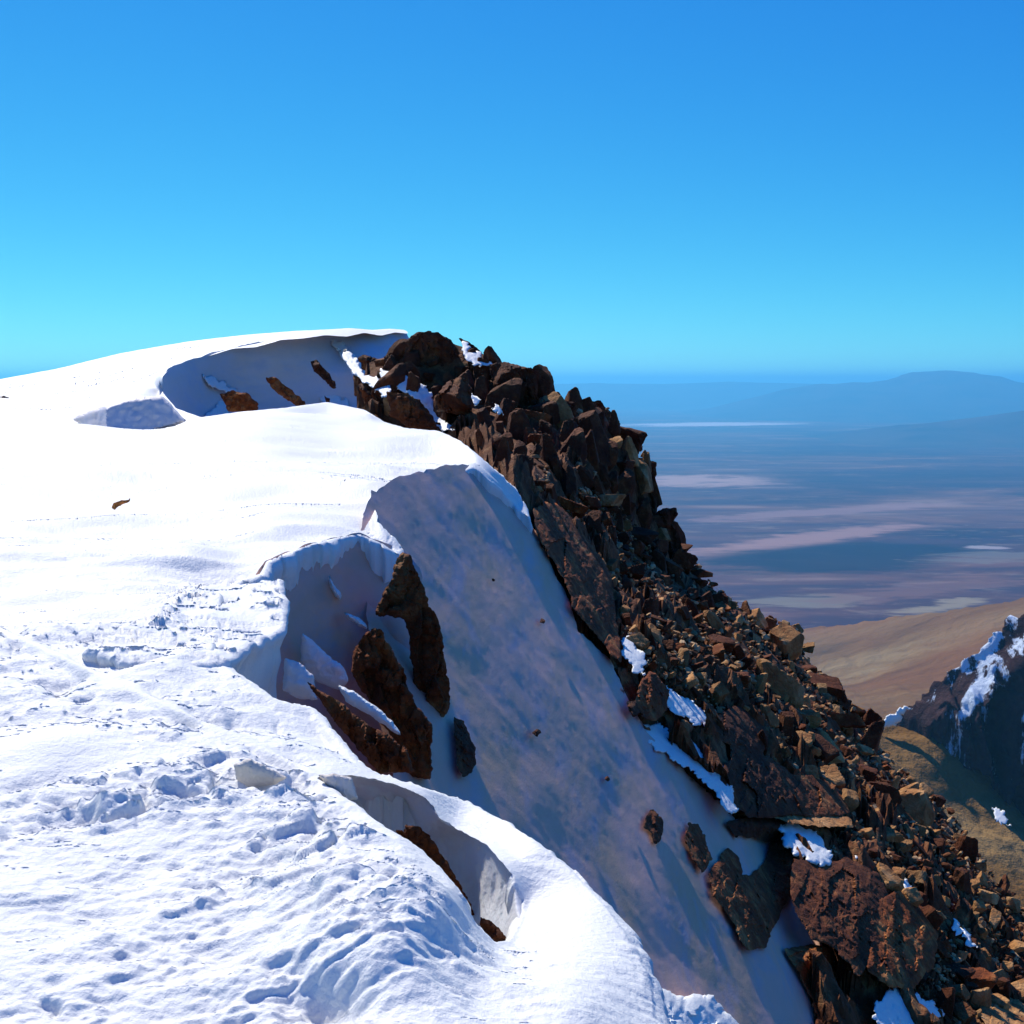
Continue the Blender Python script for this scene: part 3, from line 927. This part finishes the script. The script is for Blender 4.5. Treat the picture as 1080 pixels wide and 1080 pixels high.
def ico(sub):
    bm = bmesh.new()
    bmesh.ops.create_icosphere(bm, subdivisions=sub, radius=1)
    bm.verts.ensure_lookup_table()
    V = np.array([v.co[:] for v in bm.verts])
    Fc = [[v.index for v in f.verts] for f in bm.faces]
    bm.free()
    return V, Fc


ICO4, ICO2 = ico(4), ico(2)


def chisel(V, rs, n=14, tight=.5):
    """cut a ball to a convex block with n flat faces"""
    N = rs.normal(size=(n, 3))
    ax = np.concatenate([np.eye(3), -np.eye(3)]) + rs.normal(size=(6, 3)) * .22
    N = np.concatenate([N, ax])
    N /= np.linalg.norm(N, axis=1)[:, None]
    d = np.r_[rs.uniform(tight + .22, 1.0, n), rs.uniform(tight, .8, 6)]
    c = V @ N.T
    t = np.where(c > .05, d / np.maximum(c, .05), 9).min(1)
    return V * np.minimum(t, 1.25)[:, None]


proto = []
for i in range(16):
    rs = np.random.default_rng(100 + i)
    V = chisel(ICO4[0], rs, rs.integers(5, 10), .45)
    V *= np.array([[1, .8, .62], [1, .62, .42], [.62, .6, 1.25], [1, .9, .8]][i % 4]) * rs.uniform(.9, 1.1, 3)
    V += .06 * fbm(V * 2.2 + i, 3)[:, None] * V + .03 * fbm(V * 6 + i, 3)[:, None] * V
    me = bpy.data.meshes.new("rock")
    me.from_pydata(V.tolist(), [], ICO4[1])
    me.polygons.foreach_set("use_smooth", [True] * len(me.polygons))
    me.set_sharp_from_angle(angle=R(24))
    me.materials.append([M_ROCK, M_ROCK, M_DARK, M_TAN][i % 4])
    proto.append(me)
dark_copy, tan_copy = {}, {}
for i, me in enumerate(proto):
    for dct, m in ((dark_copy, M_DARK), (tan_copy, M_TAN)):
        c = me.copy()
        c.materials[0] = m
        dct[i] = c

NOROCK = [np.array(A_POLY), np.array([p[:2] for p in S_POLY])] + [np.array(p) for p, _ in PATCH]
BIG = [np.array(q[0]) for q in OUT]


def fits(q, margin=0):
    q = np.atleast_2d(q)
    bad = np.zeros(len(q), bool)
    for k_, p in enumerate(NOROCK):
        bad |= inside(q, p) & ((rng.random(len(q)) < .55) if k_ > 1 else True)
    return ~bad


def sample(poly, n, mind):
    poly = np.array(poly, float)
    lo, hi = poly.min(0), poly.max(0)
    out = []
    tries = 0
    while len(out) < n and tries < 60:
        q = rng.uniform(lo, hi, (n * 3, 2))
        q = q[inside(q, poly) & fits(q)]
        for p in q:
            if len(out) >= n:
                break
            if all((p[0] - a[0]) ** 2 + (p[1] - a[1]) ** 2 > mind * mind for a in out):
                out.append(p)
        tries += 1
    return np.array(out)


crest_pts = densify([(x, y, 'n') for x, y in CREST], 12)[0]
ZONES = [  # outline, count, least spacing, size range px, prototypes, dark share, label, group, category
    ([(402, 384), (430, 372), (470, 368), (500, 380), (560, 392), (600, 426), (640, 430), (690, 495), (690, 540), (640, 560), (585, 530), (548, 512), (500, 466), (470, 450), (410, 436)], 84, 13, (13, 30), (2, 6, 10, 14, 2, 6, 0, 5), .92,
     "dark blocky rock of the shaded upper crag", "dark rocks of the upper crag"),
    ([(590, 530), (690, 540), (740, 605), (760, 640), (700, 660), (655, 660), (640, 590)], 50, 12, (11, 22), range(16), .7,
     "dark brown rock on the slope between upper crag and scree", "rocks between crag and scree"),
    ([(655, 640), (760, 628), (840, 660), (860, 700), (905, 748), (890, 800), (800, 790), (750, 745), (690, 715), (658, 665)], 84, 11, (9, 19), range(16), .3,
     "brown angular stone in the sunlit middle scree", "stones of the middle scree"),
    ([(820, 790), (905, 750), (945, 806), (1005, 858), (1035, 908), (1085, 968), (1085, 1085), (990, 1085), (960, 1040), (930, 930), (900, 860)], 100, 12, (10, 24), range(16), .3,
     "brown angular stone in the sunlit lower right scree", "stones of the lower scree"),
]
ZONES.append(([(700, 660), (830, 670), (900, 760), (1000, 870), (1080, 985), (1080, 1060), (1000, 1040), (950, 930), (880, 810), (760, 740)], 16, 34, (24, 40), range(16), .2,
              "large angular block among the smaller stones of the scree", "large blocks in the scree"))
count = 0
for poly, n, mind, (s0, s1), kinds, dk, lab, grp in ZONES:
    kinds = list(kinds)
    pts = sample(poly, n, mind)
    D = rock_d(pts)
    for p, d in zip(pts, D):
        k = random.choice(kinds)
        u = random.random()
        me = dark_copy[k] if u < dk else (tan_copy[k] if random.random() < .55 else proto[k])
        if p[1] < 408 and p[0] < 580:
            d = d + .1
        o = bpy.data.objects.new("rock", me)
        COL.objects.link(o)
        size = (.6 if p[1] < 408 and p[0] < 580 else 1) * (s0 + (s1 - s0) * random.random() ** 1.8) * .85 * d / F_PX
        o.location = at([p], [d - .05])[0] + np.array([0, 0, .2 * size])
        steep = dk > .6
        o.rotation_euler = (random.uniform(-.35, .25), random.uniform(0, .5), random.uniform(-.5, .5) + random.choice((0, 1.57, 3.14))) if steep else (random.uniform(-.5, .5), random.uniform(-.5, .8), random.uniform(0, 6.28))
        sc = size * (1.15 if steep else 1)
        o.scale = (sc * random.uniform(.85, 1.15), sc * random.uniform(.85, 1.15), sc * random.uniform(.8, 1.2))
        tag(o, lab, "rock", grp)
        count += 1

# small scree, past counting: one object
NS = 6500
cand = rng.uniform((560, 380), (1090, 1090), (NS * 4, 2))
R_AREA = np.array([(560, 400), (600, 426), (640, 430), (690, 495), (690, 540), (740, 605), (775, 640), (838, 661), (855, 695), (902, 745), (943, 806), (1003, 856), (1033, 906), (1088, 968), (1090, 1090), (940, 1090), (930, 960), (860, 900), (780, 790), (700, 720), (655, 668), (640, 590), (580, 530), (545, 505)])
cand = cand[inside(cand, R_AREA) & fits(cand)]
keep = np.ones(len(cand), bool)
for p in BIG:
    keep &= ~inside(cand, p)
cand = cand[keep][:NS]
D = rock_d(cand)
small = []
for i in range(10):
    rs = np.random.default_rng(300 + i)
    small.append(chisel(ICO2[0], rs, 5, .45) * np.array([1, .75, .55]) * rs.uniform(.85, 1.15, 3))
fbase = np.array(ICO2[1])
VV, FF = [], []
base = 0
P3 = at(cand, D + .12)
for i in range(len(cand)):
    V = small[i % 10]
    up = cand[i][1] < 560
    s = (2.0 + 5.5 * rng.random() ** 2.5) * D[i] / F_PX
    e = Euler((rng.uniform(-.7, .7), rng.uniform(-.5, .9), rng.uniform(0, 6.28))).to_matrix()
    V = V @ np.array(e).T * s
    VV.append(V + P3[i] + np.array([0, 0, .5 * s]))
    FF.append(fbase + base)
    base += len(V)
VV = np.concatenate(VV)
FF = np.concatenate(FF)
k = NT("scree_stone")
p = k.pos()
v = k.n("ShaderNodeTexVoronoi")
v.inputs["Scale"].default_value = 4
k.l(p, v.inputs["Vector"])
c = k.ramp(v.outputs["Color"], [(.1, (.05, .014, .005)), (.36, (.17, .056, .016)), (.6, (.42, .21, .075)), (.88, (.76, .52, .27))])
c = k.mix(k.noise(14, 5, .6, p), c, k.mix(.5, c, (.08, .035, .018)))
k.l(c, k.b.inputs["Base Color"])
k.b.inputs["Roughness"].default_value = .9
k.b.inputs["Specular IOR Level"].default_value = .2
k.bump(k.noise(20, 6, .6, p), .5, .03)
o = mesh_obj("scree", VV, FF, k.m, smooth=False)
tag(o, "countless small brown and tan stones covering the right mountainside", "scree", kind="stuff")
print("stones", count, len(cand), time.time() - T0)

# ------------------------------------------------------------------ far away: plain, hills, mountains
ZP = -1200.0


def ground_at(px, py):
    r = rays([(px, py)])[0]
    return r[:2] * (ZP / r[2])


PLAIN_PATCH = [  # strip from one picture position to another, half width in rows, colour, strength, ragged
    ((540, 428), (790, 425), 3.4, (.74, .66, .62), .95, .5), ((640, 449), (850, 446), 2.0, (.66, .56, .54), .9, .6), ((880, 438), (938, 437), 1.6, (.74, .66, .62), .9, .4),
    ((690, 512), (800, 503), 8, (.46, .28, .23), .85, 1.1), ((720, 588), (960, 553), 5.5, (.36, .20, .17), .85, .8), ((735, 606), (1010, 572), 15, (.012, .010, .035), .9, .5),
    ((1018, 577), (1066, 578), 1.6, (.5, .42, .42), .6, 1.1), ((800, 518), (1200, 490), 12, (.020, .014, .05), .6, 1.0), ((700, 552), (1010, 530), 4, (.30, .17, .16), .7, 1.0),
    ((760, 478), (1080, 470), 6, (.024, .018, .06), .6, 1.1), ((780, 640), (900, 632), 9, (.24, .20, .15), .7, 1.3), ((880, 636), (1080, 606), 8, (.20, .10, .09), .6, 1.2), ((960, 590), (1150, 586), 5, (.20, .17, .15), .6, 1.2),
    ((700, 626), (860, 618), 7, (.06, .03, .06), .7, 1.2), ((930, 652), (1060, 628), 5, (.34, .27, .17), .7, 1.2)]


def plain_mat():
    k = NT("desert")
    p = k.pos((1e-4, 2.2e-4, 1e-4), (0, 0, .25))
    n1 = k.noise(5.0, 9, .6, p, .8)
    c = k.ramp(n1, [(.28, (.022, .012, .04)), (.45, (.080, .034, .05)), (.58, (.165, .075, .068)), (.75, (.34, .21, .165))])
    n2 = k.noise(2.0, 5, .5, k.pos((1e-4, 5e-4, 1e-4), (0, 0, -.1)), .4)
    c = k.mix(k.ramp(n2, [(.42, (0, 0, 0)), (.62, (.75, .75, .75))]), c, (.055, .028, .06))
    n3 = k.noise(28, 8, .65, p, .5)
    c = k.mix(k.ramp(n3, [(.55, (0, 0, 0)), (.75, (.6, .6, .6))]), c, (.33, .24, .18))
    geo = k.n("ShaderNodeNewGeometry").outputs["Position"]
    rag = k.noise(9, 8, .62, p, 1.0)
    rag2 = k.noise(40, 6, .6, k.pos((1e-4, 3e-4, 1e-4), (0, 0, -.2)), .6)
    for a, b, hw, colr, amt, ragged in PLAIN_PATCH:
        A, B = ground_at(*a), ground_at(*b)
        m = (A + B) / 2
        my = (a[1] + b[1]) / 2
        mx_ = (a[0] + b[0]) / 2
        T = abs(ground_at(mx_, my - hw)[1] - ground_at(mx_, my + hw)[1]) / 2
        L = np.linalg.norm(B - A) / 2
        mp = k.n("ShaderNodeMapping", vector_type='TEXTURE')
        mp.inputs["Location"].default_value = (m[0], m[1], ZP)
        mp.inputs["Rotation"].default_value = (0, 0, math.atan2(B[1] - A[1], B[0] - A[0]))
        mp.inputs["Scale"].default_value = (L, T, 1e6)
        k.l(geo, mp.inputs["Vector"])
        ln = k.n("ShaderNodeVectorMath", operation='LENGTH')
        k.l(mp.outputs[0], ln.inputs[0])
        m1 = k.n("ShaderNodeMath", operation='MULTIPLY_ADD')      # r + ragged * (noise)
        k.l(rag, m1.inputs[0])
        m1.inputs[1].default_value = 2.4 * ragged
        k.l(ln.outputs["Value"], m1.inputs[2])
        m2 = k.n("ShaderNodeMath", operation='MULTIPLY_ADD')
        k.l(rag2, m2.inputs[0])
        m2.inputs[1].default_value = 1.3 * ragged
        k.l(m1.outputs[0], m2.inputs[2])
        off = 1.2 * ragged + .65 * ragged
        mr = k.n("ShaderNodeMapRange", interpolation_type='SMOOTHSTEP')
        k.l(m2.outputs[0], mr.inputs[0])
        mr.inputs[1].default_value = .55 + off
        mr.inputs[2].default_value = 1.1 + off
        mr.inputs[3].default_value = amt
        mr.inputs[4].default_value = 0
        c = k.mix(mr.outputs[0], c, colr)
    k.l(c, k.b.inputs["Base Color"])
    k.b.inputs["Roughness"].default_value = 1
    k.b.inputs["Specular IOR Level"].default_value = 0
    return k.m


def flat_mat(name, c1, c2, sc):
    k = NT(name)
    c = k.mix(k.ramp(k.noise(sc, 8, .6, k.pos(), .6), [(.35, (0, 0, 0)), (.65, (1, 1, 1))]), c1, c2)
    k.l(c, k.b.inputs["Base Color"])
    k.b.inputs["Roughness"].default_value = 1
    k.b.inputs["Specular IOR Level"].default_value = 0
    return k.m


NA, RR = 96, np.geomspace(300, 150000, 46)
V = [(0, 0, ZP)]
for r in RR:
    for a in np.linspace(0, 2 * math.pi, NA, endpoint=False):
        V.append((r * math.cos(a), r * math.sin(a), ZP))
Fc = [(0, 1 + i, 1 + (i + 1) % NA) for i in range(NA)]
for j in range(len(RR) - 1):
    for i in range(NA):
        a, b = 1 + j * NA + i, 1 + j * NA + (i + 1) % NA
        Fc.append((a, a + NA, b + NA, b))
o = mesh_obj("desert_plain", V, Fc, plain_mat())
tag(o, "wide hazy brown and violet desert plain far below", "plain", kind="structure")

def range_obj(name, prof, depth, width, mat, lab, seed, rough=.12, step=3):
    """a mountain with a broad body: the profile gives its crest, which falls away on both sides"""
    prof = np.array(prof, float)
    xs = np.arange(prof[0, 0], prof[-1, 0], step)
    ys = np.interp(xs, prof[:, 0], prof[:, 1])
    n = len(xs)
    top = at(np.c_[xs, ys], np.full(n, depth))
    hh = np.maximum(top[:, 2] - ZP, 0)
    vs = np.linspace(-1, 1, 41)
    V = []
    for v_ in vs:
        fall = (1 - abs(v_)) ** 1.25
        X = top[:, 0] * (1 + 0 * v_)
        Y = depth + v_ * width * np.ones(n)
        q = np.c_[X, Y] / (width * .35) + seed
        z = hh * fall * (1 + rough * 2 * fbm(q, 5) * (abs(v_) > .02)) - 60 * (1 - fall) ** 4
        V += list(np.c_[X, Y, ZP + z])
    Fc = []
    for j in range(len(vs) - 1):
        for i in range(n - 1):
            a = j * n + i
            Fc.append((a, a + 1, a + n + 1, a + n))
    o = mesh_obj(name, V, Fc, mat)
    tag(o, lab, "mountain", kind="structure")


M_FAR = flat_mat("far_mountain_ground", (.030, .022, .05), (.085, .055, .07), 6e-4)
range_obj("mountain", [(690, 444), (740, 435), (790, 421), (825, 411), (850, 407), (866, 404.5), (880, 405), (900, 403), (916, 403.5), (935, 401), (950, 398), (962, 394.5), (972, 392), (984, 391.6), (993, 390.6), (1004, 390.8), (1016, 392), (1028, 393), (1040, 396.5), (1052, 399), (1066, 403), (1080, 404), (1100, 408), (1130, 409), (1250, 416)], 45000, 9000, M_FAR, "large blue hazy mountain with a broad peak on the right horizon", 1, .1)
range_obj("mountain", [(520, 408), (570, 405), (640, 404.5), (700, 405), (735, 404), (770, 402.5), (800, 403.5), (850, 404.5), (900, 406)], 60000, 8000, M_FAR, "low faint blue mountain range left of the large peak", 2, .05)
range_obj("mountain", [(-400, 410), (-200, 404), (-20, 400), (10, 399), (40, 402), (200, 408)], 60000, 8000, M_FAR, "faint blue mountain just showing at the left edge", 3, .05)
range_obj("hills", [(780, 474), (830, 468), (880, 460), (930, 452), (980, 446), (1030, 440), (1080, 433), (1160, 428), (1300, 430)], 26000, 4500, M_FAR, "dark blue hills on the right below the large far mountain", 4, .12)

# tan foothill slopes
fh = TPS([(850, 668, 5700), (900, 662, 5500), (960, 654, 5300), (1080, 634, 5000), (930, 755, 3800), (1000, 850, 2950), (1080, 960, 2450), (900, 700, 4800), (1250, 600, 5000), (1250, 900, 2650), (850, 800, 3500), (1050, 700, 4200), (800, 720, 4700)])
k = NT("foothill_ground")
sp_ = k.pos((4e-4, 1.6e-3, 1e-3), (0, 0, -.95))
n1 = k.noise(2.2, 8, .6, sp_, .7)
c = k.ramp(n1, [(.30, (.10, .045, .012)), (.45, (.17, .085, .024)), (.58, (.23, .13, .045)), (.72, (.32, .22, .10))])
n2 = k.noise(1.2, 4, .5, k.pos((6e-4, 6e-4, 6e-4)))
c = k.mix(k.ramp(n2, [(.45, (0, 0, 0)), (.6, (.6, .6, .6))]), c, (.22, .08, .018))
k.l(c, k.b.inputs["Base Color"])
k.b.inputs["Roughness"].default_value = 1
k.b.inputs["Specular IOR Level"].default_value = 0
k.bump(k.noise(1.5e-2, 8, .6, k.pos()), .8, 30)


def fh_disp(V, xy):
    V = V.copy()
    e = sstep(0, 30, edge_dist(xy, np.array([(820, 672), (960, 654), (1080, 634), (1250, 598)])))
    V[:, 2] += e * (45 * fbm(V[:, :2] * np.array([1 / 700, 1 / 1500]), 5) + 16 * np.abs(fbm(V[:, :2] * np.array([1 / 160, 1 / 700]) + 5, 4)))
    return V


o = sheet("foothill", [(760, 690, 'h'), (820, 672, 'h'), (880, 664, 'h'), (960, 654, 'h'), (1020, 645, 'h'), (1080, 634, 'h'), (1250, 598, 'n'), (1300, 1150, 'n'), (1080, 1150, 'n'), (800, 860, 'n')], fh, 4, k.m, fh_disp, jit=2, seed=21,
          back=[(200, -20), (600, -150), (1500, -600)])
tag(o, "smooth tan and orange foothill slopes beyond the scree", "foothill", kind="structure")

# the neighbouring snow-streaked peak
nb = TPS([(a_, b_, d_ * .5) for a_, b_, d_ in [(920, 770, 2500), (960, 742, 2450), (1010, 702, 2420), (1045, 672, 2400), (1080, 650, 2380), (1300, 510, 2300), (960, 800, 2440), (1040, 850, 2350), (1080, 895, 2300), (1010, 760, 2380), (1080, 760, 2320), (1300, 800, 2150), (1300, 1000, 2100)]])
k = NT("snowy_rock")
geo = k.n("ShaderNodeNewGeometry").outputs["Position"]
pm = k.pos((1.8e-2, 1.8e-2, 6e-3), (0, .5, 0), geo)
n1 = k.noise(1.0, 9, .62, pm, .9)
n2 = k.noise(.9, 9, .7, k.pos((4.4e-2, 4.4e-2, 2.4e-2), (0, .5, 0), geo))
mm = k.n("ShaderNodeMath", operation='MULTIPLY_ADD')
k.l(n2, mm.inputs[0])
mm.inputs[1].default_value = .45
k.l(n1, mm.inputs[2])
snowf = k.ramp(mm.outputs[0], [(.755, (0, 0, 0)), (.79, (1, 1, 1))])
rockc = k.ramp(k.noise(3e-2, 7, .6, geo), [(.3, (.026, .013, .016)), (.7, (.09, .045, .04))])
k.l(k.mix(snowf, rockc, (.72, .8, .88)), k.b.inputs["Base Color"])
k.b.inputs["Roughness"].default_value = .9
k.b.inputs["Specular IOR Level"].default_value = .1
k.bump(k.noise(6e-2, 9, .7, geo), .9, 7)


def nb_disp(V, xy):
    V = V.copy()
    e = sstep(0, 25, edge_dist(xy, np.array([(922, 768), (960, 742), (1010, 702), (1045, 672), (1080, 650), (1300, 510)])))
    r = 1 - 2 * np.abs(fbm(np.c_[V[:, 0] / 55, V[:, 1] / 55, V[:, 2] / 165], 5, .55))
    V[:, 1] -= (.15 + .85 * e) * 26 * r
    V[:, 2] += e * 8 * fbm(V / 30, 4)
    return V


o = sheet("snowy_mountain", [(922, 768, 'h'), (945, 750, 'h'), (962, 742, 'h'), (985, 722, 'h'), (1004, 706, 'h'), (1014, 698, 'h'), (1036, 682, 'h'), (1050, 668, 'h'), (1066, 655, 'h'), (1080, 648, 'h'), (1300, 505, 'n'), (1300, 1000, 'n'), (1140, 900, 'd'), (1085, 866, 'd'),
           (1062, 842, 'd'), (1044, 818, 'd'), (1030, 800, 'd'), (1015, 800, 'd'), (1000, 790, 'd'), (980, 779, 'd'), (974, 783, 'd'), (955, 771, 'd'), (936, 770, 'd')], nb, 2.2, k.m, nb_disp, jit=3.2, seed=23,
          back=[(10, -3), (60, -30), (200, -130), (450, -350)], drop=[(1.5, -3), (0, -7)])
M_FOOT = bpy.data.materials['foothill_ground']
fh2 = TPS([(a_, b_, d_ * .5) for a_, b_, d_ in [(936, 765, 2435), (900, 745, 2430), (1000, 785, 2375), (1000, 850, 2230), (1080, 960, 1960), (1085, 860, 2290), (900, 900, 1900), (1300, 1000, 2050), (1300, 1200, 1400), (900, 1150, 1300)]])
o2 = sheet('foothill', [(890, 750, 'n'), (920, 758, 'n'), (940, 765, 'n'), (974, 773, 'n'), (1030, 792, 'n'), (1085, 856, 'n'), (1300, 990, 'n'), (1300, 1200, 'n'), (900, 1150, 'n')], fh2, 3.5, M_FOOT,
           lambda V, xy: V + np.c_[np.zeros((len(V), 2)), 5 * fbm(V[:, :2] / 45, 5)], jit=2, seed=25)
tag(o2, 'brown debris slope below the neighbouring dark peak', 'foothill', kind='structure')
tag(o, "neighbouring dark peak streaked with blue shaded snow at the right edge", "mountain", kind="structure")
o = lump("snow_bank", [(924, 768), (932, 757), (944, 750), (956, 743), (960, 748), (948, 758), (936, 768), (930, 774)], 1197, 3, M_SNOW, sp=1.3, jit=2.6, seed=27, rough=1, sharp=None)
tag(o, "bright snow bank at the low end of the neighbouring peak's crest", "snow bank")
o = lump("snow_bank", [(1044, 852), (1054, 852), (1064, 864), (1066, 872), (1056, 866), (1047, 860)], 1068, 1, M_SNOW, sp=1.2, jit=2.8, seed=29, tilt=1.2, rough=.3, sharp=None)
tag(o, "lone white snow bank on the tan slope below the neighbouring peak", "snow bank")

# ------------------------------------------------------------------ air
HZT = 392.0
hx, y0, y1 = 160000, -30000, 160000
hv = [(-hx, y0, ZP - 70), (hx, y0, ZP - 70), (hx, y1, ZP - 70), (-hx, y1, ZP - 70), (-hx, y0, HZT), (hx, y0, HZT), (hx, y1, HZT), (-hx, y1, HZT)]
hf = [(3, 2, 1, 0), (4, 5, 6, 7), (0, 1, 5, 4), (1, 2, 6, 5), (2, 3, 7, 6), (3, 0, 4, 7)]
hm = bpy.data.materials.new("haze")
hm.use_nodes = True
t = hm.node_tree
t.nodes.remove(t.nodes["Principled BSDF"])
pv = t.nodes.new("ShaderNodeVolumePrincipled")
pv.inputs["Color"].default_value = (.16, .655, 1.0, 1)
pv.inputs["Density"].default_value = 3.5e-5
pv.inputs["Anisotropy"].default_value = 0.35
t.links.new(pv.outputs[0], t.nodes["Material Output"].inputs["Volume"])
o = mesh_obj("haze", hv, hf, hm, smooth=False)
tag(o, "blue air haze over the distant plain", "haze", kind="stuff")
print("done", time.time() - T0)
